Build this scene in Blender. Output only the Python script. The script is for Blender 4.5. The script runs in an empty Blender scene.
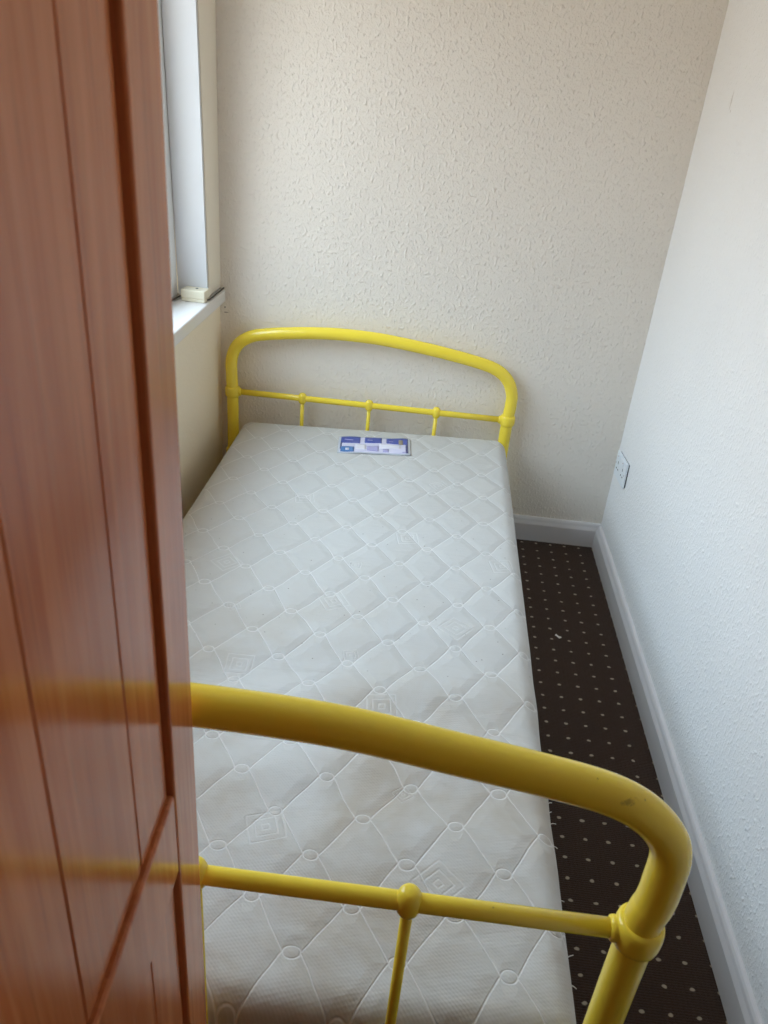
import bpy, bmesh, math, random
import numpy as np
from mathutils import Vector, Matrix

random.seed(4)
SC = bpy.context.scene
COL = SC.collection

# ------------------------------------------------------------------ helpers
def link(name, me, mat=None, parent=None, smooth=False):
    o = bpy.data.objects.new(name, me)
    COL.objects.link(o)
    if mat is not None:
        for m in (mat if isinstance(mat, (list, tuple)) else [mat]):
            me.materials.append(m)
    if parent is not None:
        o.parent = parent
    if smooth:
        me.polygons.foreach_set('use_smooth', [True] * len(me.polygons))
    return o

def obj(name, bm, mat=None, parent=None, smooth=False):
    bmesh.ops.recalc_face_normals(bm, faces=bm.faces)
    me = bpy.data.meshes.new(name)
    bm.to_mesh(me); bm.free()
    o = link(name, me, mat, parent, smooth)
    return o

def empty(name, loc=(0, 0, 0), rz=0.0):
    o = bpy.data.objects.new(name, None)
    COL.objects.link(o)
    o.location = loc
    o.rotation_euler = (0, 0, rz)
    o.empty_display_size = 0.1
    return o

def tag(o, label, cat, group=None):
    o['label'] = label; o['category'] = cat
    if group: o['group'] = group
    return o

def struct(o):
    o['kind'] = 'structure'
    return o

def box(bm, x0, x1, y0, y1, z0, z1, bev=0.0, seg=2, M=None):
    r = bmesh.ops.create_cube(bm, size=1.0)
    vs = r['verts']
    for v in vs:
        v.co = Vector((x0 + (v.co.x + .5) * (x1 - x0), y0 + (v.co.y + .5) * (y1 - y0), z0 + (v.co.z + .5) * (z1 - z0)))
    if bev > 0:
        es = list({e for v in vs for e in v.link_edges})
        res = bmesh.ops.bevel(bm, geom=es, offset=bev, segments=seg, affect='EDGES', profile=0.5)
        vs = list({v for f in res['faces'] for v in f.verts} | {v for v in vs if v.is_valid})
    if M is not None:
        for v in vs: v.co = M @ v.co
    return vs

def catmull(pts, n=8):
    P = [Vector(p) for p in pts]
    P = [P[0] * 2 - P[1]] + P + [P[-1] * 2 - P[-2]]
    out = []
    for i in range(1, len(P) - 2):
        for k in range(n):
            t = k / n
            a, b, c, d = P[i - 1], P[i], P[i + 1], P[i + 2]
            out.append(0.5 * ((2 * b) + (c - a) * t + (2 * a - 5 * b + 4 * c - d) * t * t + (3 * b - a - 3 * c + d) * t ** 3))
    out.append(P[-2].copy())
    return out

def tube(bm, path, r, seg=24, caps=True):
    P = [Vector(p) for p in path]
    n = len(P)
    rad = r if isinstance(r, (list, tuple)) else [r] * n
    T = []
    for i in range(n):
        a = P[max(i - 1, 0)]; b = P[min(i + 1, n - 1)]
        T.append((b - a).normalized())
    up = Vector((0, 0, 1)) if abs(T[0].z) < .9 else Vector((0, 1, 0))
    N = (up - T[0] * up.dot(T[0])).normalized()
    rings = []
    for i in range(n):
        N = (N - T[i] * N.dot(T[i])).normalized()
        B = T[i].cross(N)
        rings.append([bm.verts.new(P[i] + rad[i] * (math.cos(2 * math.pi * k / seg) * N + math.sin(2 * math.pi * k / seg) * B)) for k in range(seg)])
    for i in range(n - 1):
        for k in range(seg):
            bm.faces.new((rings[i][k], rings[i][(k + 1) % seg], rings[i + 1][(k + 1) % seg], rings[i + 1][k]))
    if caps:
        bm.faces.new(rings[0][::-1]); bm.faces.new(rings[-1])

def lathe(bm, prof, c, seg=32, axis='z'):
    """prof: list of (radius, height) along the axis through c"""
    rings = []
    c = Vector(c)
    for r, h in prof:
        ring = []
        for k in range(seg):
            a = 2 * math.pi * k / seg
            if axis == 'z': p = Vector((r * math.cos(a), r * math.sin(a), h))
            elif axis == 'x': p = Vector((h, r * math.cos(a), r * math.sin(a)))
            else: p = Vector((r * math.cos(a), h, r * math.sin(a)))
            ring.append(bm.verts.new(c + p))
        rings.append(ring)
    for i in range(len(rings) - 1):
        for k in range(seg):
            bm.faces.new((rings[i][k], rings[i][(k + 1) % seg], rings[i + 1][(k + 1) % seg], rings[i + 1][k]))
    bm.faces.new(rings[0][::-1]); bm.faces.new(rings[-1])

# ------------------------------------------------------------------ node helper
class G:
    def __init__(s, name):
        s.m = bpy.data.materials.new(name); s.m.use_nodes = True
        s.t = s.m.node_tree; s.t.nodes.clear()
        s.out = s.t.nodes.new('ShaderNodeOutputMaterial')
        s.b = s.t.nodes.new('ShaderNodeBsdfPrincipled')
        s.t.links.new(s.b.outputs[0], s.out.inputs[0])
        s._tc = None
    def set(s, inp, v):
        if hasattr(v, 'is_linked') or isinstance(v, bpy.types.NodeSocket): s.t.links.new(v, inp)
        else: inp.default_value = v
    def n(s, kind, **kw):
        nd = s.t.nodes.new(kind)
        for k, v in kw.items(): setattr(nd, k, v)
        return nd
    def m_(s, op, a, b=None, c=None, clamp=False):
        nd = s.n('ShaderNodeMath', operation=op, use_clamp=clamp)
        s.set(nd.inputs[0], a)
        if b is not None: s.set(nd.inputs[1], b)
        if c is not None: s.set(nd.inputs[2], c)
        return nd.outputs[0]
    def obj(s):
        if s._tc is None: s._tc = s.n('ShaderNodeTexCoord')
        return s._tc.outputs['Object']
    def xyz(s):
        nd = s.n('ShaderNodeSeparateXYZ'); s.set(nd.inputs[0], s.obj()); return nd.outputs
    def vec(s, x, y, z):
        nd = s.n('ShaderNodeCombineXYZ')
        for i, v in enumerate((x, y, z)): s.set(nd.inputs[i], v)
        return nd.outputs[0]
    def scaled(s, sx, sy, sz):
        nd = s.n('ShaderNodeVectorMath', operation='MULTIPLY'); s.set(nd.inputs[0], s.obj()); nd.inputs[1].default_value = (sx, sy, sz)
        return nd.outputs[0]
    def noise(s, scale, detail=2, rough=.5, dist=0, vec=None):
        nd = s.n('ShaderNodeTexNoise'); s.set(nd.inputs['Vector'], vec if vec is not None else s.obj())
        nd.inputs['Scale'].default_value = scale; nd.inputs['Detail'].default_value = detail
        nd.inputs['Roughness'].default_value = rough; nd.inputs['Distortion'].default_value = dist
        return nd.outputs['Fac']
    def vor(s, scale, feature='F1', vec=None, out='Distance', rnd=1.0):
        nd = s.n('ShaderNodeTexVoronoi', feature=feature); s.set(nd.inputs['Vector'], vec if vec is not None else s.obj())
        nd.inputs['Scale'].default_value = scale; nd.inputs['Randomness'].default_value = rnd
        return nd.outputs[out]
    def ss(s, v, a, b, to0=0., to1=1.):
        nd = s.n('ShaderNodeMapRange', interpolation_type='SMOOTHSTEP')
        s.set(nd.inputs[0], v); nd.inputs[1].default_value = a; nd.inputs[2].default_value = b
        nd.inputs[3].default_value = to0; nd.inputs[4].default_value = to1
        return nd.outputs[0]
    def mix(s, f, a, b):
        nd = s.n('ShaderNodeMix', data_type='RGBA'); s.set(nd.inputs[0], f)
        for i, v in ((6, a), (7, b)):
            if isinstance(v, tuple): v = (*v, 1.0) if len(v) == 3 else v
            s.set(nd.inputs[i], v)
        return nd.outputs[2]
    def color(s, v):
        if isinstance(v, tuple): v = (*v, 1.0)
        s.set(s.b.inputs['Base Color'], v)
    def bump(s, h, dist, strength=1.0):
        nd = s.n('ShaderNodeBump'); nd.inputs['Strength'].default_value = strength; nd.inputs['Distance'].default_value = dist
        s.set(nd.inputs['Height'], h); s.t.links.new(nd.outputs[0], s.b.inputs['Normal'])
    def p(s, **kw):
        for k, v in kw.items(): s.set(s.b.inputs[k.replace('_', ' ')], v)
        return s

def lin(r, g, b):
    return tuple(((c / 255) / 12.92 if c / 255 <= .04045 else ((c / 255 + .055) / 1.055) ** 2.4) for c in (r, g, b))

def plain(name, col, rough=.5, **kw):
    g = G(name); g.color(col); g.p(Roughness=rough, **kw); return g.m

# ---- walls: painted embossed (blown vinyl) paper
def wallpaper(name, col, strength, stains=()):
    g = G(name)
    n1 = g.noise(115, 0.6, .4, .15, vec=g.scaled(1, 1, .75))
    n2 = g.noise(210, 0.6, .4, .1)
    a = g.m_('POWER', g.ss(n1, .46, .86), 1.3)
    b = g.m_('POWER', g.ss(n2, .48, .86), 1.3)
    fine = g.noise(420, 2)
    h = g.m_('ADD', g.m_('ADD', a, g.m_('MULTIPLY', b, .55)), g.m_('MULTIPLY', fine, .12))
    c = g.mix(g.m_('MULTIPLY', g.ss(g.noise(2.2, 3), .35, .7), .5), col, tuple(v * .955 for v in col))
    for (cx, cy, cz, rx, ry, rz, sc, amt) in stains:
        nd = g.n('ShaderNodeVectorMath', operation='SUBTRACT'); g.set(nd.inputs[0], g.obj()); nd.inputs[1].default_value = (cx, cy, cz)
        n3 = g.n('ShaderNodeVectorMath', operation='DIVIDE'); g.set(n3.inputs[0], nd.outputs[0]); n3.inputs[1].default_value = (rx, ry, rz)
        n4 = g.n('ShaderNodeVectorMath', operation='LENGTH'); g.set(n4.inputs[0], n3.outputs[0])
        d = g.m_('ADD', n4.outputs['Value'], g.m_('MULTIPLY', g.m_('SUBTRACT', g.noise(70, 3), .5), 1.1))
        c = g.mix(g.ss(d, .45, 1.0, amt, 0.), c, sc)
    g.color(c); g.p(Roughness=.55)
    g.b.inputs['Specular IOR Level'].default_value = .35
    g.bump(h, .0044, strength)
    return g.m

CREAM = lin(230, 224, 215)
M_back = wallpaper('cream_embossed_wallpaper', CREAM, .56,
                   [(-1.388, 0, .747, .003, .05, .003, (.05, .03, .02), .9), (-1.384, 0, .730, .010, .05, .0025, (.08, .05, .03), .7)])
M_left = wallpaper('cream_wall_paint', lin(240, 228, 206), .12)
M_right = wallpaper('white_embossed_wallpaper', lin(236, 236, 236), .42,
                    [(0, -.248, 1.478, .05, .006, .026, (.42, .36, .31), .45), (0, -.262, 1.452, .05, .005, .006, (.4, .34, .3), .4)])
M_ceil = plain('ceiling_paint', lin(232, 228, 222), .8)
M_gloss = plain('white_gloss_paint', lin(226, 224, 222), .28)
M_skirt = plain('white_skirting_paint', lin(214, 212, 214), .35)
M_reveal = plain('white_reveal_paint', lin(208, 210, 213), .4)
M_upvc = plain('white_plastic_frame', lin(235, 235, 234), .25)

# ---- carpet
g = G('brown_pin_dot_carpet')
x, y, z = g.xyz()
P = .0523
def cell(v, off):
    t = g.m_('DIVIDE', g.m_('SUBTRACT', v, off), P)
    return g.m_('MULTIPLY', g.m_('SUBTRACT', g.m_('FRACT', g.m_('ADD', t, 50.5)), .5), P)
jx = g.m_('MULTIPLY', g.m_('SUBTRACT', g.noise(60, 1), .5), .006)
jy = g.m_('MULTIPLY', g.m_('SUBTRACT', g.noise(60, 1, vec=g.scaled(1.13, .9, 1)), .5), .006)
dx = g.m_('ADD', cell(x, -.121), jx); dy = g.m_('ADD', cell(y, -.610), jy)
dd = g.m_('SQRT', g.m_('ADD', g.m_('POWER', g.m_('DIVIDE', dx, .0058), 2), g.m_('POWER', g.m_('DIVIDE', dy, .0042), 2)))
dot = g.ss(dd, .6, 1.1, 1, 0)
fz = g.noise(900, 3, .7)
rib = g.m_('ABSOLUTE', g.m_('SINE', g.m_('MULTIPLY', y, 2 * math.pi / .0105)))
rib2 = g.m_('ABSOLUTE', g.m_('SINE', g.m_('MULTIPLY', x, 2 * math.pi / .021)))
base = g.mix(g.ss(fz, .3, .75), lin(46, 33, 26), lin(88, 64, 50))
base = g.mix(g.m_('MULTIPLY', g.ss(g.noise(260, 2), .45, .7), .3), base, lin(28, 20, 17))
g.color(g.mix(g.m_('MULTIPLY', dot, .85), base, lin(198, 184, 162)))
g.p(Roughness=.95); g.b.inputs['Specular IOR Level'].default_value = .15
g.b.inputs['Sheen Weight'].default_value = .12
h = g.m_('ADD', g.m_('MULTIPLY', fz, .7), g.m_('ADD', g.m_('MULTIPLY', rib, .25), g.m_('MULTIPLY', rib2, .15)))
g.bump(g.m_('ADD', h, g.m_('MULTIPLY', dot, .3)), .0035, .9)
M_carpet = g.m

# ---- yellow enamel
g = G('yellow_gloss_enamel')
YEL = lin(243, 218, 70)
c = g.mix(g.m_('MULTIPLY', g.ss(g.noise(9, 4, .6), .5, .8), .25), YEL, lin(238, 202, 40))
nd = g.n('ShaderNodeVectorMath', operation='SUBTRACT'); g.set(nd.inputs[0], g.obj()); nd.inputs[1].default_value = (.417, -1.013, .886)
n3 = g.n('ShaderNodeVectorMath', operation='DIVIDE'); g.set(n3.inputs[0], nd.outputs[0]); n3.inputs[1].default_value = (.0075, .03, .0026)
n4 = g.n('ShaderNodeVectorMath', operation='LENGTH'); g.set(n4.inputs[0], n3.outputs[0])
d = g.m_('ADD', n4.outputs['Value'], g.m_('MULTIPLY', g.m_('SUBTRACT', g.noise(260, 2), .5), 2.2))
c = g.mix(g.ss(d, .3, 1.1, .5, 0), c, lin(110, 84, 40))
sp = g.vor(38, vec=g.obj()); 
c = g.mix(g.ss(sp, .03, .05, .5, 0), c, lin(120, 95, 40))
g.color(c); g.p(Roughness=.19); g.bump(g.noise(24, 2), .0008, .25)
M_yel = g.m

# ---- wardrobe wood
g = G('red_brown_varnished_wood')
v = g.scaled(26, 26, 1.0)
n1 = g.noise(2.4, 5, .6, .6, vec=v)
n2 = g.noise(1.3, 3, .5, 0, vec=g.scaled(6, 6, 1.4))
n3_ = g.noise(16, 2, .5, 0, vec=g.scaled(14, 14, .5))
c = g.mix(g.ss(n1, .3, .72), lin(192, 108, 62), lin(216, 136, 88))
c = g.mix(g.m_('MULTIPLY', g.ss(n2, .4, .7), .45), c, lin(162, 86, 46))
c = g.mix(g.m_('MULTIPLY', g.ss(n3_, .55, .75), .25), c, lin(110, 56, 30))
g.color(c); g.p(Roughness=.17)
g.b.inputs['IOR'].default_value = 1.4
g.bump(n1, .0004, .25)
M_wood = g.m
M_wood_in = plain('dark_wood_back', lin(90, 56, 36), .6)

# ---- mattress ticking: stitched lattice of little loops, squares, woven rib, near-end tone, wear
LX, LY = .1465, .156
OX, OY = -.787, -1.780
MOTIFS = [(-.866, -1.736, .036, 20), (-.654, -1.641, .017, 40), (-.709, -1.429, .036, 8), (-.591, -1.806, .036, 45),
          (-.569, -1.167, .036, 50), (-1.007, -1.345, .034, 2), (-.848, -1.104, .036, 30), (-1.065, -1.159, .017, 25),
          (-.786, -1.285, .019, 15), (-.697, -.797, .034, 10), (-.455, -.897, .034, 12), (-1.127, -.985, .036, 45),
          (-.817, -.946, .018, 0), (-.62, -.48, .03, 33), (-1.0, -.62, .033, 12), (-1.19, -1.62, .034, 28), (-1.12, -1.86, .034, 8)]
g = G('white_quilted_ticking')
x, y, z = g.xyz()
wob = g.m_('MULTIPLY', g.m_('SUBTRACT', g.noise(7, 2), .5), .022)
wob2 = g.m_('MULTIPLY', g.m_('SUBTRACT', g.noise(6, 2, vec=g.scaled(1, 1.2, 1.4)), .5), .018)
xw = g.m_('ADD', x, wob)
yw = g.m_('ADD', y, wob2)
u = g.m_('DIVIDE', g.m_('SUBTRACT', xw, OX), LX); w = g.m_('DIVIDE', g.m_('SUBTRACT', yw, OY), LY)
def fold(t, sh):
    return g.m_('SUBTRACT', g.m_('FRACT', g.m_('ADD', t, 20.5 + sh)), .5)
ax, ay = fold(u, 0), fold(w, 0); bx_, by_ = fold(u, .5), fold(w, .5)
sel = g.m_('LESS_THAN', g.m_('ADD', g.m_('ABSOLUTE', ax), g.m_('ABSOLUTE', ay)), .5)
def pick(a, b): return g.m_('ADD', g.m_('MULTIPLY', a, sel), g.m_('MULTIPLY', b, g.m_('SUBTRACT', 1.0, sel)))
cx = g.m_('ABSOLUTE', g.m_('MULTIPLY', pick(ax, bx_), LX)); cy = g.m_('ABSOLUTE', g.m_('MULTIPLY', pick(ay, by_), LY))
x1, y1 = .0118, 0.0; x2, y2 = LX / 4, LY / 4
L = math.hypot(x2 - x1, y2 - y1); nx, ny = -(y2 - y1) / L, (x2 - x1) / L
dl = g.m_('ABSOLUTE', g.m_('ADD', g.m_('MULTIPLY', g.m_('SUBTRACT', cx, x1), nx), g.m_('MULTIPLY', cy, ny)))
eo = g.m_('SQRT', g.m_('ADD', g.m_('POWER', g.m_('DIVIDE', cx, .0118), 2), g.m_('POWER', g.m_('DIVIDE', cy, .0092), 2)))
do = g.m_('MULTIPLY', g.m_('ABSOLUTE', g.m_('SUBTRACT', eo, 1.0)), .0100)
stitch = g.m_('MINIMUM', dl, do)
groove = g.ss(stitch, .0002, .0024, 1, 0)
puff = g.ss(stitch, .0, .022, 0, 1)
mot = None
for (mx, my, mr, ang) in MOTIFS:
    a = math.radians(ang)
    px = g.m_('SUBTRACT', x, mx); py = g.m_('SUBTRACT', y, my)
    rx = g.m_('ABSOLUTE', g.m_('ADD', g.m_('MULTIPLY', px, math.cos(a)), g.m_('MULTIPLY', py, math.sin(a))))
    ry = g.m_('ABSOLUTE', g.m_('SUBTRACT', g.m_('MULTIPLY', py, math.cos(a)), g.m_('MULTIPLY', px, math.sin(a))))
    d = g.m_('SMOOTH_MAX', rx, ry, .004)
    tri = g.m_('ABSOLUTE', g.m_('SUBTRACT', g.m_('FRACT', g.m_('DIVIDE', d, mr / 3.2)), .5))
    ring = g.m_('MULTIPLY', g.ss(tri, .0, .26, 1, 0), g.m_('LESS_THAN', d, mr * .99))
    mot = ring if mot is None else g.m_('MAXIMUM', mot, ring)
rib = g.m_('SINE', g.m_('MULTIPLY', g.m_('ADD', g.m_('MULTIPLY', x, .35), y), 2 * math.pi / .0058))
weave = g.m_('MULTIPLY', rib, g.m_('SINE', g.m_('MULTIPLY', x, 2 * math.pi / .0095)))
hh = g.m_('ADD', g.m_('MULTIPLY', puff, .65), g.m_('ADD', g.m_('MULTIPLY', groove, -.24), g.m_('MULTIPLY', mot, -.16)))
hh = g.m_('ADD', hh, g.m_('ADD', g.m_('MULTIPLY', weave, .025), g.m_('MULTIPLY', g.noise(120, 2), .10)))
hh = g.m_('ADD', hh, g.m_('MULTIPLY', g.noise(10, 3, .5, .4, vec=g.scaled(.5, 1.5, 1)), 1.3))
base = lin(191, 191, 189)
near_tone = g.m_('MULTIPLY', g.ss(g.noise(3.2, 5, .62, .5), .36, .72), g.ss(y, -1.7, -.9, .95, .15))  # patchy warm grey tone, stronger towards the near end
c = g.mix(near_tone, base, lin(170, 160, 146))
smear = g.m_('MULTIPLY', g.ss(g.noise(5, 5, .65, .3, vec=g.scaled(1.0, 3.5, 1)), .57, .78), g.m_('MULTIPLY', g.ss(y, -1.78, -1.55, 0, .6), g.ss(y, -1.5, -1.2, 1, 0)))
c = g.mix(smear, c, lin(124, 117, 108))
spk = g.vor(46)
keep = g.m_('GREATER_THAN', g.vor(46, out='Color'), .52)
band = g.m_('MULTIPLY', g.ss(y, -1.5, -1.25, 0, 1), g.ss(y, -.8, -.55, 1, 0))
c = g.mix(g.m_('MULTIPLY', g.ss(spk, .05, .10, .7, 0), g.m_('MULTIPLY', keep, band)), c, lin(96, 88, 78))
c = g.mix(g.m_('MULTIPLY', g.m_('MAXIMUM', groove, g.m_('MULTIPLY', mot, .45)), .36), c, lin(246, 246, 246))
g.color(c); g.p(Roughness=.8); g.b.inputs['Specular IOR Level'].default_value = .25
g.b.inputs['Sheen Weight'].default_value = .15
g.bump(hh, .0042, 1.0)
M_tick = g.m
M_tape = plain('white_edge_tape', lin(226, 224, 218), .8)

# ------------------------------------------------------------------ the room
XL, YF, ZC = -1.405, -3.06, 2.36
bm = bmesh.new(); box(bm, -1.72, .12, -4.57, .12, -.06, 0); struct(obj('floor', bm, M_carpet))
bm = bmesh.new(); box(bm, -1.72, .12, -4.57, .12, ZC, ZC + .08); struct(obj('ceiling', bm, M_ceil))
bm = bmesh.new(); box(bm, -1.72, .12, 0, .12, 0, ZC); struct(obj('wall_back', bm, M_back))
bm = bmesh.new(); box(bm, 0, .12, YF, 0, 0, ZC); struct(obj('wall_right', bm, M_right))
# left wall, opened for the window
WY0, WY1, WZ0, WZ1 = -1.75, -.150, .806, 2.08
SB = .766
bm = bmesh.new()
box(bm, -1.72, XL, YF, 0, 0, SB)
box(bm, -1.72, XL, YF, 0, WZ1, ZC)
box(bm, -1.72, XL, YF, WY0, SB, WZ1)
box(bm, -1.72, XL - .013, WY1 + .012, 0, WZ0 + .006, WZ1)
struct(obj('wall_left', bm, M_left))
# front wall behind the camera: the doorway, its door swung out into a dim landing
DX0, DX1, DZ = -.84, -.05, 2.02
YL = -4.45
bm = bmesh.new()
box(bm, -1.72, DX0, YF - .12, YF, 0, ZC); box(bm, DX1, .12, YF - .12, YF, 0, ZC); box(bm, DX0, DX1, YF - .12, YF, DZ, ZC)
struct(obj('wall_front', bm, M_left))
bm = bmesh.new(); box(bm, 0, .12, YL, YF - .12, 0, ZC); box(bm, -1.72, -1.60, YL, YF - .12, 0, ZC)
box(bm, -1.72, .12, YL - .12, YL, 0, ZC)
struct(obj('wall_landing', bm, M_left))
bm = bmesh.new()
for a in ((DX0 - .06, DX0, 0, DZ + .06), (DX1, DX1 + .045, 0, DZ + .06), (DX0, DX1, DZ, DZ + .06)):
    box(bm, a[0], a[1], YF - .003, YF + .014, a[2], a[3], .003)
struct(obj('trim_3', bm, M_gloss))
d1 = struct(empty('door_1', (DX0 - .03, YF - .15, 0), math.radians(-94)))
wd = .76
bm = bmesh.new(); box(bm, .003, wd - .003, -.02, .015, .006, DZ - .004, .002); obj('door_leaf', bm, M_gloss, d1)
for zz0, zz1 in ((.2, .9), (1.05, 1.85)):
    bm = bmesh.new(); box(bm, .12, wd - .12, .012, .022, zz0, zz1, .006); obj('door_panel', bm, M_gloss, d1)
bm = bmesh.new(); lathe(bm, [(.024, .014), (.024, .02), (.009, .022), (.009, .045), (.022, .052), (.026, .064), (.018, .074), (.004, .077)], (wd - .06, 0, 1.0), 24, 'y')
obj('door_knob', bm, plain('brass', lin(190, 150, 70), .3, Metallic=1.0), d1, True)

# skirting boards with a moulded top
def skirt(name, a, b, inward, h=.094, t=.018):
    """profile swept from a to b along the wall; inward = direction into the room"""
    prof = [(0, 0), (t, 0), (t, h - .026), (t - .0015, h - .022), (t - .005, h - .014), (t - .007, h - .006), (t - .010, h - .001), (t - .013, h), (0, h)]
    bm = bmesh.new(); a = Vector(a); b = Vector(b); inw = Vector(inward)
    r0 = [bm.verts.new(a + inw * p[0] + Vector((0, 0, p[1]))) for p in prof]
    r1 = [bm.verts.new(b + inw * p[0] + Vector((0, 0, p[1]))) for p in prof]
    n = len(prof)
    for i in range(n): bm.faces.new((r0[i], r0[(i + 1) % n], r1[(i + 1) % n], r1[i]))
    bm.faces.new(r0[::-1]); bm.faces.new(r1)
    return struct(obj(name, bm, M_skirt))
skirt('baseboard_back', (XL, 0, 0), (0, 0, 0), (0, -1, 0))
skirt('baseboard_right', (0, -.018, 0), (0, YF, 0), (-1, 0, 0))
skirt('baseboard_left', (XL, -.018, 0), (XL, YF, 0), (1, 0, 0))

# window: lining boards, sill board, plastic frame, sash, pane
bm = bmesh.new(); box(bm, XL - .09, XL + .003, WY1, WY1 + .012, WZ0 + .003, WZ1, .001)
for v in bm.verts: v.co.y -= .047 * (v.co.z - .83)
struct(obj('trim_1', bm, M_reveal))                                   # reveal lining facing the camera
bm = bmesh.new(); box(bm, XL - .011, XL + .004, WY1 + .0165, -.001, WZ0 + .007, ZC - .001, .001)
for v in bm.verts:
    if v.co.y < -.07: v.co.y -= .047 * (v.co.z - .83)
struct(obj('trim_2', bm, plain('cream_gloss_paint', lin(238, 230, 214), .3)))                                    # painted board between window and corner
win = struct(empty('window_1', (XL, (WY0 + WY1) / 2, WZ0)))
def wpart(name, f, m, parent=win, smooth=False):
    bm = bmesh.new(); f(bm)
    for v in bm.verts: v.co -= Vector(win.location)
    return obj(name, bm, m, parent, smooth)
wpart('window_sill', lambda b: box(b, -1.60, -1.385, WY0 - .04, -.001, SB, WZ0, .005, 3), M_gloss)
FX0, FX1 = -1.560, -1.497
def fr(b):
    w = .055
    box(b, FX0, FX1, WY0, WY0 + w, WZ0, WZ1, .004); box(b, FX0, FX1, WY1 - w, WY1, WZ0, WZ1, .004)
    box(b, FX0, FX1, WY0 + w, WY1 - w, WZ0, WZ0 + w, .004); box(b, FX0, FX1, WY0 + w, WY1 - w, WZ1 - w, WZ1, .004)
    box(b, FX0, FX1, -.98, -.92, WZ0 + w, WZ1 - w, .004)
wpart('window_frame', fr, M_upvc)
gp = bpy.data.materials.new('clear_glass'); gp.use_nodes = True
t = gp.node_tree; t.nodes.clear()
o_ = t.nodes.new('ShaderNodeOutputMaterial'); mx = t.nodes.new('ShaderNodeMixShader'); tr = t.nodes.new('ShaderNodeBsdfTransparent'); gl = t.nodes.new('ShaderNodeBsdfGlossy')
gl.inputs['Roughness'].default_value = .02; lw = t.nodes.new('ShaderNodeLayerWeight'); pw = t.nodes.new('ShaderNodeMath'); pw.operation = 'POWER'; pw.inputs[1].default_value = 5.0
lw.inputs['Blend'].default_value = .5; ma = t.nodes.new('ShaderNodeMath'); ma.operation = 'MULTIPLY_ADD'; ma.inputs[1].default_value = .95; ma.inputs[2].default_value = .05
t.links.new(lw.outputs['Facing'], pw.inputs[0]); t.links.new(pw.outputs[0], ma.inputs[0]); t.links.new(ma.outputs[0], mx.inputs[0])
t.links.new(tr.outputs[0], mx.inputs[1]); t.links.new(gl.outputs[0], mx.inputs[2]); t.links.new(mx.outputs[0], o_.inputs[0])
for y0, y1 in ((WY0 + .055, -.98), (-.92, WY1 - .055)):
    def sash(b, y0=y0, y1=y1):
        w = .042; z0 = WZ0 + .055; z1 = WZ1 - .055
        for a in ((y0, y0 + w, z0, z1), (y1 - w, y1, z0, z1), (y0 + w, y1 - w, z0, z0 + w), (y0 + w, y1 - w, z1 - w, z1)):
            box(b, FX0 + .012, FX1 - .008, *a, .003)
    s = wpart('window_sash', sash, M_upvc)
    wpart('window_pane', lambda b: box(b, FX0 + .028, FX0 + .036, y0 + .03, y1 - .03, WZ0 + .085, WZ1 - .085), gp, s)
# reveal soffit + opposite reveal are the wall itself

# ------------------------------------------------------------------ bed
bed = empty('metal_bed_frame', (-.88, -1.037, 0))
tag(bed, 'yellow tubular metal single bed frame with arched ends, standing against the left wall', 'bed')
BO = Vector(bed.location)
def part(name, bm, m, parent, smooth=True):
    for v in bm.verts: v.co -= BO
    o = obj(name, bm, m, parent, smooth)
    return o
XLp, XRp = -1.355, -.405
R_ = .0200
def endframe(name, yb, zr, top, low, foot_m):
    """arched end: posts + arch one tube, with collars, rail, spindles and ball joints as its pieces"""
    bm = bmesh.new()
    pts = [(XLp, yb, .012), (XLp, yb, zr * .45), (XLp, yb, zr - .02)] + [(px, yb, zr + dz) for px, dz in top] + [(XRp, yb, zr - .02), (XRp, yb, zr * .45), (XRp, yb, .012)]
    tube(bm, catmull(pts, 9), R_, 32)
    arch = part(name, bm, M_yel, bed)
    xs = [XLp, -1.1115, -.880, -.6485, XRp]
    def sub(nm, bm, m=M_yel): return part(nm, bm, m, arch)
    for zz, nm in ((zr, 'cross_rail'), (low, 'lower_rail')):
        bm = bmesh.new(); tube(bm, [(XLp + .015, yb, zz), (-1.1, yb, zz), (-.65, yb, zz), (XRp - .015, yb, zz)], .0104, 24); sub(nm, bm)
        for px in (XLp, XRp):
            bm = bmesh.new()
            lathe(bm, [(.0195, -.0180), (.0222, -.0176), (.0246, -.0145), (.0257, -.008), (.0260, 0), (.0257, .008), (.0246, .0145), (.0222, .0176), (.0195, .0180)], (px, yb, zz), 36)
            s = 1 if px == XLp else -1
            lathe(bm, [(.0138, 0), (.0138, s * .0265), (.0130, s * .0292), (.0110, s * .0305)], (px, yb, zz), 28, 'x')
            sub('collar', bm)
    for px in xs[1:4]:
        bm = bmesh.new(); tube(bm, [(px, yb, low), (px, yb, (zr + low) / 2), (px, yb, zr)], .0066, 18); sub('spindle', bm)
        for zz in (zr, low):
            bm = bmesh.new()
            prof = []
            for k in range(15):
                a = -math.pi / 2 + math.pi * k / 14
                prof.append((max(.0006, .0148 * math.cos(a) ** .62 if abs(math.cos(a)) > 1e-6 else .0006), .0195 * math.sin(a)))
            lathe(bm, prof, (px, yb, zz), 30); sub('ball_joint', bm)
    for px in (XLp, XRp):
        bm = bmesh.new(); lathe(bm, [(.0235, 0.0005), (.0245, .003), (.0245, .022), (.0225, .026)], (px, yb, 0), 28); sub('foot_cap', bm, foot_m)
    return arch
M_rub = plain('black_rubber', (.02, .02, .02), .7)
near_top = [(-1.3585, .05), (-1.3590, .080), (-1.357, .120), (-1.346, .147), (-1.320, .174), (-1.280, .194), (-1.213, .208), (-1.136, .220), (-1.019, .237), (-.880, .2415),
            (-.739, .237), (-.622, .220), (-.545, .208), (-.478, .194), (-.438, .174), (-.412, .147), (-.401, .120), (-.399, .080), (-.3995, .05)]
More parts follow.
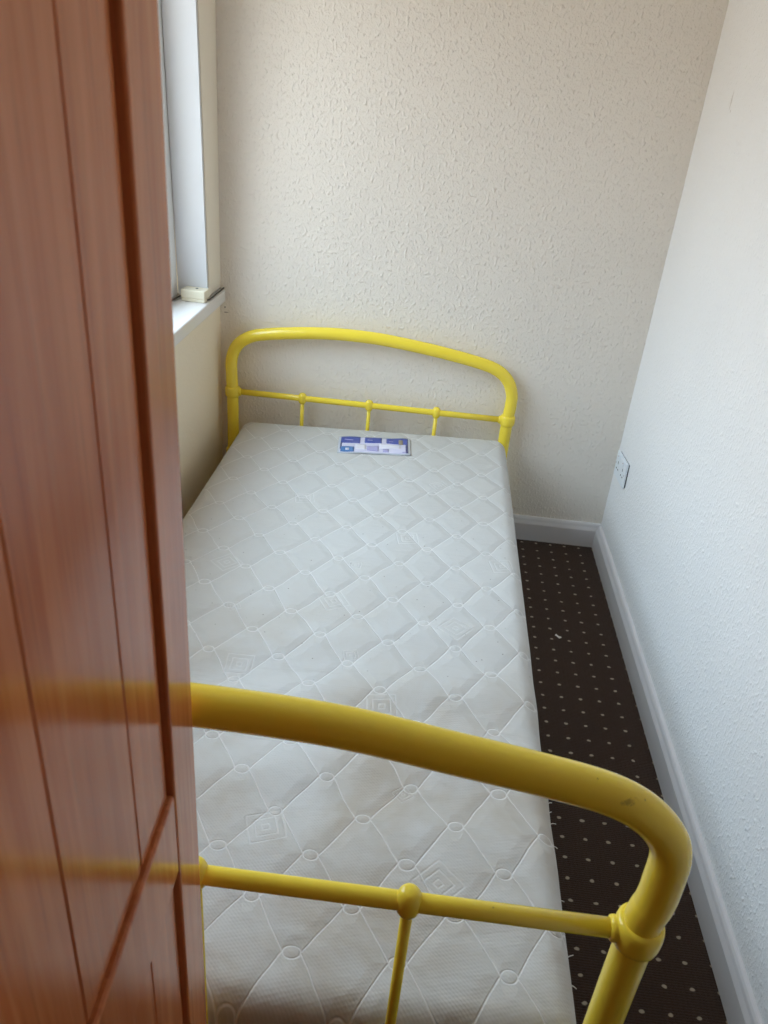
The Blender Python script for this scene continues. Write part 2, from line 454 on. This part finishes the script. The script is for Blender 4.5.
far_top = [(-1.3575, .05), (-1.357, .115), (-1.336, .165), (-1.291, .198), (-1.224, .214), (-1.12, .228), (-1.018, .236), (-.93, .237), (-.841, .233),
           (-.693, .217), (-.543, .193), (-.467, .172), (-.425, .139), (-.405, .095), (-.402, .055)]
hb = endframe('headboard', -2.0364, .684, near_top, .30, M_rub)
fb = endframe('footboard', -.0394, .470, far_top, .24, M_rub)
for px in (XLp + .012, XRp - .012):
    bm = bmesh.new(); box(bm, px - .004, px + .004, -2.02, -.056, .150, .1990, .002)
    s = 1 if px < -.8 else -1
    box(bm, min(px, px + s * .03), max(px, px + s * .03), -2.02, -.056, .165, .1705, .001)
    part('side_rail', bm, M_yel, bed, False)
for k in range(13):
    yy = -1.93 + k * .148
    bm = bmesh.new(); box(bm, XLp + .017, XRp - .017, yy - .028, yy + .028, .1715, .200, .003); part('slat', bm, plain('pine_slat', lin(196, 160, 110), .6) if k == 0 else bpy.data.materials['pine_slat'], bed, False)

# ------------------------------------------------------------------ mattress
MX0, MX1, MY0, MY1 = -1.309, -.402, -2.010, -.064
MB = .202
def ztop(x, y):
    z = .400 + .034 * (x + .86)
    z += -.006 * math.exp(-((y + 1.42) / .20) ** 2) + .0055 * math.sin((y + .12 * math.sin(3 * x)) * 33.0) * math.exp(-((y + 1.50) / .26) ** 2)
    z += .0022 * math.sin(5.1 * x + 2.0) * math.sin(4.3 * y)
    return z
def axis(a, b, r, n):
    e = [a + r * (1 - math.cos(t * math.pi / 2 / 8)) for t in range(8)]
    m = [a + r + (b - a - 2 * r) * k / n for k in range(n + 1)]
    f = [b - (v - a) for v in e[::-1]]
    return e + m + f
RR = .040
mat = tag(empty('mattress', ((MX0 + MX1) / 2, (MY0 + MY1) / 2, MB)), 'white quilted single mattress lying on the yellow bed frame', 'mattress')
MO = Vector(mat.location)
bm = bmesh.new()
xs = axis(MX0, MX1, RR, 56); ys = axis(MY0, MY1, RR, 110); zs = axis(0, .2, RR, 4)
vm = {}
def mv(i, j, k):
    key = (i, j, k)
    if key in vm: return vm[key]
    p = Vector((xs[i], ys[j], zs[k]))
    q = Vector((min(max(p.x, MX0 + RR), MX1 - RR), min(max(p.y, MY0 + RR), MY1 - RR), min(max(p.z, RR), .2 - RR)))
    d = p - q
    if d.length > 1e-9:
        # map the box shell to the rounded shell
        m = max(abs(d.x), abs(d.y), abs(d.z))
        p = q + d.normalized() * RR
    H = ztop(q.x, q.y) - MB
    bulge = .004 * math.sin(math.pi * p.z / .2)
    sx = -1 if p.x < (MX0 + MX1) / 2 else 1
    px = p.x + (sx * bulge if q.x != p.x and abs(d.x) >= RR * .9 else 0)
    vm[key] = bm.verts.new(Vector((px, p.y, MB + p.z / .2 * H)) - MO)
    return vm[key]
I, J, K = len(xs) - 1, len(ys) - 1, len(zs) - 1
def quad(a, b, c, d):
    try: bm.faces.new((mv(*a), mv(*b), mv(*c), mv(*d)))
    except ValueError: pass
for i in range(I):
    for j in range(J):
        for k in (0, K): quad((i, j, k), (i + 1, j, k), (i + 1, j + 1, k), (i, j + 1, k))
for i in range(I):
    for k in range(K):
        for j in (0, J): quad((i, j, k), (i + 1, j, k), (i + 1, j, k + 1), (i, j, k + 1))
for j in range(J):
    for k in range(K):
        for i in (0, I): quad((i, j, k), (i, j + 1, k), (i, j + 1, k + 1), (i, j, k + 1))
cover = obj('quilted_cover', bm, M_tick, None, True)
# object coordinates of the ticking are room coordinates: keep the mesh origin at the room's origin
cover.data.transform(Matrix.Translation(MO)); cover.parent = mat; cover.location = -MO
def loop(off, zf):
    pts = []
    r = RR + off
    for (cx, cy, a0) in ((MX1 - RR, MY1 - RR, 0), (MX0 + RR, MY1 - RR, 90), (MX0 + RR, MY0 + RR, 180), (MX1 - RR, MY0 + RR, 270)):
        for k in range(9):
            a = math.radians(a0 + 90 * k / 8); px = cx + r * math.cos(a); py = cy + r * math.sin(a)
            pts.append(Vector((px, py, zf(px, py))))
    out = []
    for i in range(len(pts)):
        a, b = pts[i], pts[(i + 1) % len(pts)]
        n = max(1, int((b - a).length / .03))
        for k in range(n):
            p = a.lerp(b, k / n); out.append(Vector((p.x, p.y, zf(p.x, p.y))))
    out.append(out[0].copy()); return out
for zf in (lambda px, py: ztop(px, py) - .066, lambda px, py: MB + .036):
    bm = bmesh.new(); tube(bm, [p - MO for p in loop(-.0005, zf)], .0042, 10, False); obj('edge_piping', bm, M_tape, mat, True)
for (ty, ln, up) in ((-1.86, .012, .006), (-1.90, .010, -.004), (-1.58, .009, .004), (-1.62, .013, .003), (-1.665, .010, -.003), (-1.60, .007, .006), (-1.77, .008, 0)):
    z0 = ztop(MX1, ty) - .062
    bm = bmesh.new(); tube(bm, [p - MO for p in catmull([(MX1 + .003, ty, z0), (MX1 + .004 + ln * .5, ty + up * .4, z0 + .004), (MX1 + .004 + ln, ty + up, z0 + .002)], 4)], .0007, 6)
    obj('loose_thread', bm, M_tape, mat, True)

# printed label at the foot end of the mattress, sewn on
LAB = {'pale': lin(208, 208, 232), 'blue': lin(66, 84, 165), 'silver': lin(190, 196, 206), 'white': lin(226, 226, 240), 'teal': lin(70, 120, 180), 'lilac': lin(168, 166, 212), 'gold': lin(150, 140, 120), 'navy': lin(50, 60, 120)}
lc = Vector((-.839, -.2235)); la = math.radians(4.2); LW, LH = .236, .132
lab = None
def lab_mesh(rects, lift, th=.0006):
    bm = bmesh.new()
    for (u0, u1, v0, v1) in rects:
        nu, nv = max(2, int((u1 - u0) * 40)), max(2, int((v1 - v0) * 20))
        grid = [[None] * (nv + 1) for _ in range(nu + 1)]
        low = [[None] * (nv + 1) for _ in range(nu + 1)]
        for a in range(nu + 1):
            for b in range(nv + 1):
                lu = (u0 + (u1 - u0) * a / nu - .5) * LW; lv = (v0 + (v1 - v0) * b / nv - .5) * LH
                X = lc.x + lu * math.cos(la) - lv * math.sin(la); Y = lc.y + lu * math.sin(la) + lv * math.cos(la)
                wr = .0009 * math.sin(46 * lu + 60 * lv) + .0008 * math.sin(70 * lu - 85 * lv)
                Z = ztop(X, Y) + lift + wr
                grid[a][b] = bm.verts.new(Vector((X, Y, Z)) - MO); low[a][b] = bm.verts.new(Vector((X, Y, Z - th)) - MO)
        for a in range(nu):
            for b in range(nv):
                bm.faces.new((grid[a][b], grid[a + 1][b], grid[a + 1][b + 1], grid[a][b + 1]))
                bm.faces.new((low[a][b], low[a][b + 1], low[a + 1][b + 1], low[a + 1][b]))
        for a in range(nu):
            bm.faces.new((grid[a][0], low[a][0], low[a + 1][0], grid[a + 1][0])); bm.faces.new((grid[a + 1][nv], low[a + 1][nv], low[a][nv], grid[a][nv]))
        for b in range(nv):
            bm.faces.new((grid[0][b + 1], low[0][b + 1], low[0][b], grid[0][b])); bm.faces.new((grid[nu][b], low[nu][b], low[nu][b + 1], grid[nu][b + 1]))
    return bm
def lm(k): return bpy.data.materials.get('label_' + k) or plain('label_' + k, LAB[k], .3)
lab = obj('sewn_label', lab_mesh([(0, 1, 0, 1)], .0034, .002), lm('silver'), mat, True)
lab['label'] = 'blue and lilac printed label on the mattress end'
for nm, rects, k, lift in [
    ('label_print', [(.03, .965, .05, .955)], 'pale', .0042),
    ('label_band', [(.03, .30, .58, .955), (.36, .60, .62, .955), (.665, .965, .62, .955)], 'blue', .0049),
    ('label_edge', [(.93, .965, .08, .62), (.03, .05, .20, .58)], 'navy', .0049),
    ('label_box', [(.04, .225, .06, .34)], 'teal', .0050),
    ('label_mark', [(.105, .155, .15, .25)], 'white', .0056),
    ('label_picture', [(.40, .56, .14, .44), (.62, .70, .10, .30)], 'lilac', .0049),
    ('label_panel', [(.24, .38, .20, .52), (.57, .86, .30, .56)], 'white', .0048),
    ('label_emblem', [(.835, .895, .60, .84)], 'gold', .0056),
    ('label_caption', [(.70, .76, .72, .75), (.40, .47, .74, .77), (.08, .20, .76, .80), (.88, .94, .10, .14)], 'lilac', .0057)]:
    for q in rects: obj(nm, lab_mesh([q], lift), lm(k), lab, True)

# ------------------------------------------------------------------ wardrobe (left foreground)
TH = math.radians(3.0)
E2 = Vector((-.8658, -2.062, 0))
wr = empty('wardrobe', E2, 0)
# local axes: s runs along the front towards the camera, t runs into the wardrobe
S = Vector((math.sin(TH), -math.cos(TH), 0)); Nn = Vector((math.cos(TH), math.sin(TH), 0))
MW = Matrix((( S.x, -Nn.x, 0, 0), (S.y, -Nn.y, 0, 0), (0, 0, 1, 0), (0, 0, 0, 1)))
tag(wr, 'tall red-brown varnished wooden wardrobe with grooved panel doors, left foreground beside the bed', 'wardrobe')
def wpart2(name, boxes, parent=wr, m=M_wood, smooth=False):
    bm = bmesh.new()
    for b in boxes: box(bm, *b[:6], b[6] if len(b) > 6 else .002, 2, MW)
    return obj(name, bm, m, parent, smooth)
WW, WD, WH, DT = .92, .515, 1.86, .022
wpart2('side_panel', [(0.001, .019, DT + .001, WD, 0, WH)]); wpart2('side_panel', [(WW - .019, WW - .001, DT + .001, WD, 0, WH)])
wpart2('top_panel', [(-.004, WW + .012, -.012, WD, WH, WH + .025, .006)])
wpart2('back_panel', [(.019, WW - .019, WD - .008, WD, .06, WH)], m=M_wood_in)
wpart2('plinth', [(.019, WW - .019, DT + .004, DT + .022, 0, .07)]); wpart2('bottom_panel', [(.019, WW - .019, DT + .001, WD - .008, .07, .088)])
wpart2('shelf', [(.019, WW - .019, DT + .03, WD - .008, 1.55, 1.568)])
def wdoor(s0, s1, hinge_low):
    sw = .064; z0, z1 = .075, WH - .004
    root = wpart2('door', [(s0 + sw - .004, s1 - sw + .004, DT - .0035, DT - .001, z0 + .04, z1 - .04, 0)])
    rails = [(z0, z0 + .11), (.812, .908), (z1 - .095, z1)]
    for a, b in ((s0, s0 + sw), (s1 - sw, s1)): wpart2('stile', [(a, b, 0, DT, z0, z1, .0022)], root)
    for a, b in rails: wpart2('door_rail', [(s0 + sw - .0005, s1 - sw + .0005, .0006, DT, a, b, .003)], root)
    # tongue and groove boards in the two openings
    for pz0, pz1 in ((rails[0][1], rails[1][0]), (rails[1][1], rails[2][0])):
        bm = bmesh.new(); edges = [s0 + sw + .005]
        e = s0 + .139
        while e < s1 - sw - .02: edges.append(e); e += .1115
        edges.append(s1 - sw - .005)
        for a, b in zip(edges[:-1], edges[1:]):
            box(bm, a + .0003, b - .0003, .0052, DT - .002, pz0 + .0030, pz1 - .0030, .0016, 1, MW)
        obj('panel', bm, M_wood, root)
    ks = s1 - sw / 2 if hinge_low else s0 + sw / 2
    bm = bmesh.new(); lathe(bm, [(.012, 0), (.008, .006), (.008, .014), (.016, .02), (.018, .027), (.012, .034), (.002, .036)], (0, 0, 0), 24, 'y')
    R4 = MW @ Matrix.Translation((ks, 0, 1.02)) @ Matrix.Scale(-1, 4, (0, 1, 0))
    for v in bm.verts: v.co = R4 @ v.co
    obj('knob', bm, M_wood, root, True)
wdoor(0, WW / 2 - .001, True); wdoor(WW / 2 + .001, WW, False)

# ------------------------------------------------------------------ wall socket (right wall, slightly crooked)
sk = empty('wall_socket', (0, -.109, .367)); sk.rotation_euler = (math.radians(-4.5), 0, 0)
tag(sk, 'white double power socket on the right wall near the back corner', 'socket')
M_pl = plain('white_moulded_plastic', lin(226, 232, 238), .3); M_dk = plain('dark_slot', (.012, .012, .012), .6); M_gp = plain('grey_back_box', lin(70, 70, 72), .7)
def sp(name, boxes, m, parent=sk):
    bm = bmesh.new()
    for b in boxes: box(bm, *b[:6], b[6])
    return obj(name, bm, m, parent)
sp('back_box', [(-.0035, -.0005, -.070, .070, -.041, .039, .0005)], M_gp)
pl_ = sp('face_plate', [(-.0115, -.0036, -.0735, .0735, -.043, .043, .003)], M_pl)
for c in (-.036, .036):
    for dy, dz, w, hh_ in ((0, .008, .004, .011), (-.0111, -.013, .0085, .0045), (.0111, -.013, .0085, .0045)):
        sp('pin_slot', [(-.0119, -.0112, c + dy - w / 2, c + dy + w / 2, dz - hh_ / 2, dz + hh_ / 2, .0003)], M_dk, pl_)
    cs = c + (.0 if c < 0 else 0)
    sp('rocker_switch', [(-.0150, -.0112, cs - .008, cs + .008, .020, .036, .001)], M_pl, pl_)
    sp('switch_mark', [(-.0153, -.0149, cs - .003, cs + .003, .031, .0335, .0002)], plain('red_mark', lin(150, 50, 45), .5) if c < 0 else bpy.data.materials['red_mark'], pl_)
for c in (-.066, 0.066):
    bm = bmesh.new(); lathe(bm, [(.0030, -.0113), (.0030, -.0122), (.0008, -.0124)], (0, c, 0), 16, 'x'); obj('screw', bm, plain('steel', (.5, .5, .5), .35, Metallic=1.0) if c < 0 else bpy.data.materials['steel'], pl_)

# ------------------------------------------------------------------ junction box on the sill
jb = empty('cable_junction_box', (-1.4325, -.176, WZ0)); jb.rotation_euler = (0, 0, math.radians(-4))
tag(jb, 'small cream plastic cable junction box sitting in the window sill corner', 'junction box')
M_crm = plain('cream_plastic', lin(228, 220, 196), .4)
bm = bmesh.new(); box(bm, -.037, .037, -.024, .024, .0005, .010, .002); base_ = obj('base', bm, M_crm, jb)
bm = bmesh.new(); box(bm, -.038, .038, -.025, .025, .0101, .036, .003, 3); lid = obj('lid', bm, M_crm, jb)
bm = bmesh.new(); lathe(bm, [(.0042, .0362), (.0042, .0368), (.0008, .0370)], (.004, .003, 0), 18); obj('screw', bm, M_dk, lid)
M_cab = plain('dark_grey_cable', lin(52, 46, 42), .6)
for pts in ([(-.037, .010, .010), (-.044, .012, .008), (-.050, .010, .006), (-.056, .0, .005), (-.058, -.10, .004)],
            [(.037, -.002, .006), (.042, .012, .0062), (.041, .05, .007), (.0385, .10, .0078), (.034, .165, .0075)]):
    bm = bmesh.new(); tube(bm, catmull(pts, 6), .0024, 10); obj('cable', bm, M_cab, jb, True)

# ------------------------------------------------------------------ litter on the carpet
M_pap = plain('white_paper', lin(235, 232, 226), .8)
def scrap(x, y, lx, ly, rz, label, m=M_pap):
    bm = bmesh.new(); nx_, ny_ = 5, 3; gr = {}
    for a in range(nx_):
        for b in range(ny_):
            for q in (0, 1):
                gr[a, b, q] = bm.verts.new(((a / (nx_ - 1) - .5) * lx, (b / (ny_ - 1) - .5) * ly, .0022 + .0016 * math.sin(a * 1.7 + b) + q * .0006))
    for a in range(nx_ - 1):
        for b in range(ny_ - 1):
            for q in (0, 1): bm.faces.new([gr[k + (q,)] for k in ((a, b), (a + 1, b), (a + 1, b + 1), (a, b + 1))])
    for a in range(nx_ - 1):
        for b in (0, ny_ - 1): bm.faces.new((gr[a, b, 0], gr[a + 1, b, 0], gr[a + 1, b, 1], gr[a, b, 1]))
    for b in range(ny_ - 1):
        for a in (0, nx_ - 1): bm.faces.new((gr[a, b, 0], gr[a, b + 1, 0], gr[a, b + 1, 1], gr[a, b, 1]))
    o = obj('paper_scrap', bm, m); o.location = (x, y, 0.0); o.rotation_euler = (0, 0, rz)
    return tag(o, label, 'scrap')
scrap(-.205, -.597, .021, .0085, math.radians(-42), 'small white scrap of paper on the brown carpet between bed and right wall')

# ------------------------------------------------------------------ daylight
wld = bpy.data.worlds.new('overcast_sky'); SC.world = wld; wld.use_nodes = True
t = wld.node_tree; t.nodes.clear()
o_ = t.nodes.new('ShaderNodeOutputWorld'); bg = t.nodes.new('ShaderNodeBackground'); tc = t.nodes.new('ShaderNodeTexCoord'); sx = t.nodes.new('ShaderNodeSeparateXYZ'); cr = t.nodes.new('ShaderNodeValToRGB'); mr = t.nodes.new('ShaderNodeMapRange')
t.links.new(tc.outputs['Generated'], sx.inputs[0]); t.links.new(sx.outputs[2], mr.inputs[0]); mr.inputs[1].default_value = -1; mr.inputs[2].default_value = 1
t.links.new(mr.outputs[0], cr.inputs[0]); t.links.new(cr.outputs[0], bg.inputs[0]); t.links.new(bg.outputs[0], o_.inputs[0])
# ground, then the houses across the street, then cool overcast sky growing brighter upwards
e = cr.color_ramp.elements
def el(deg): return (math.sin(math.radians(deg)) + 1) / 2
e[0].position = el(-30); e[0].color = (.31, .29, .255, 1); e[1].position = el(70); e[1].color = (1.25, 1.62, 1.95, 1)
for dg, cc in ((-2, (.40, .375, .335)), (10, (.47, .45, .415)), (18, (.72, .88, 1.02)), (40, (1.02, 1.30, 1.55))):
    q = e.new(el(dg)); q.color = (*cc, 1)
bg.inputs['Strength'].default_value = 7.7
def portal(loc, sx, sy, outward):
    la_ = bpy.data.lights.new('window_portal', 'AREA'); la_.shape = 'RECTANGLE'; la_.size = sx; la_.size_y = sy
    la_.cycles.is_portal = True
    lo = bpy.data.objects.new('window_portal', la_); COL.objects.link(lo)
    lo.location = loc; lo.rotation_euler = Vector(outward).to_track_quat('Z', 'Y').to_euler()
portal((-1.60, (WY0 + WY1) / 2, (WZ0 + WZ1) / 2), WY1 - WY0, WZ1 - WZ0, (-1, 0, 0))

# ------------------------------------------------------------------ camera (fitted: f = 787 px at 768x1024)
cam = bpy.data.cameras.new('camera'); co = bpy.data.objects.new('camera', cam); COL.objects.link(co); SC.camera = co
ya, pi_, ro = (math.radians(a) for a in (-2.3697, -28.5749, 5.2625))
fw = Vector((math.sin(ya) * math.cos(pi_), math.cos(ya) * math.cos(pi_), math.sin(pi_)))
rt = Vector((math.cos(ya), -math.sin(ya), 0)); up = rt.cross(fw)
r2 = math.cos(ro) * rt + math.sin(ro) * up; u2 = -math.sin(ro) * rt + math.cos(ro) * up
co.matrix_world = Matrix(((r2.x, u2.x, -fw.x, -.6904), (r2.y, u2.y, -fw.y, -2.5797), (r2.z, u2.z, -fw.z, 1.4473), (0, 0, 0, 1)))
cam.sensor_fit = 'VERTICAL'; cam.sensor_height = 36; cam.lens = 36 * 787.125 / 1024
cam.clip_start = .02
cam.dof.use_dof = True; cam.dof.focus_distance = 1.6; cam.dof.aperture_fstop = 11.5

SC.view_settings.view_transform = 'Standard'; SC.view_settings.look = 'None'
SC.view_settings.gamma = 1.0; SC.view_settings.use_curve_mapping = False
SC.view_settings.exposure = 0.0
SC.cycles.max_bounces = 16; SC.cycles.diffuse_bounces = 10; SC.cycles.use_denoising = True
SC.cycles.sample_clamp_indirect = 8
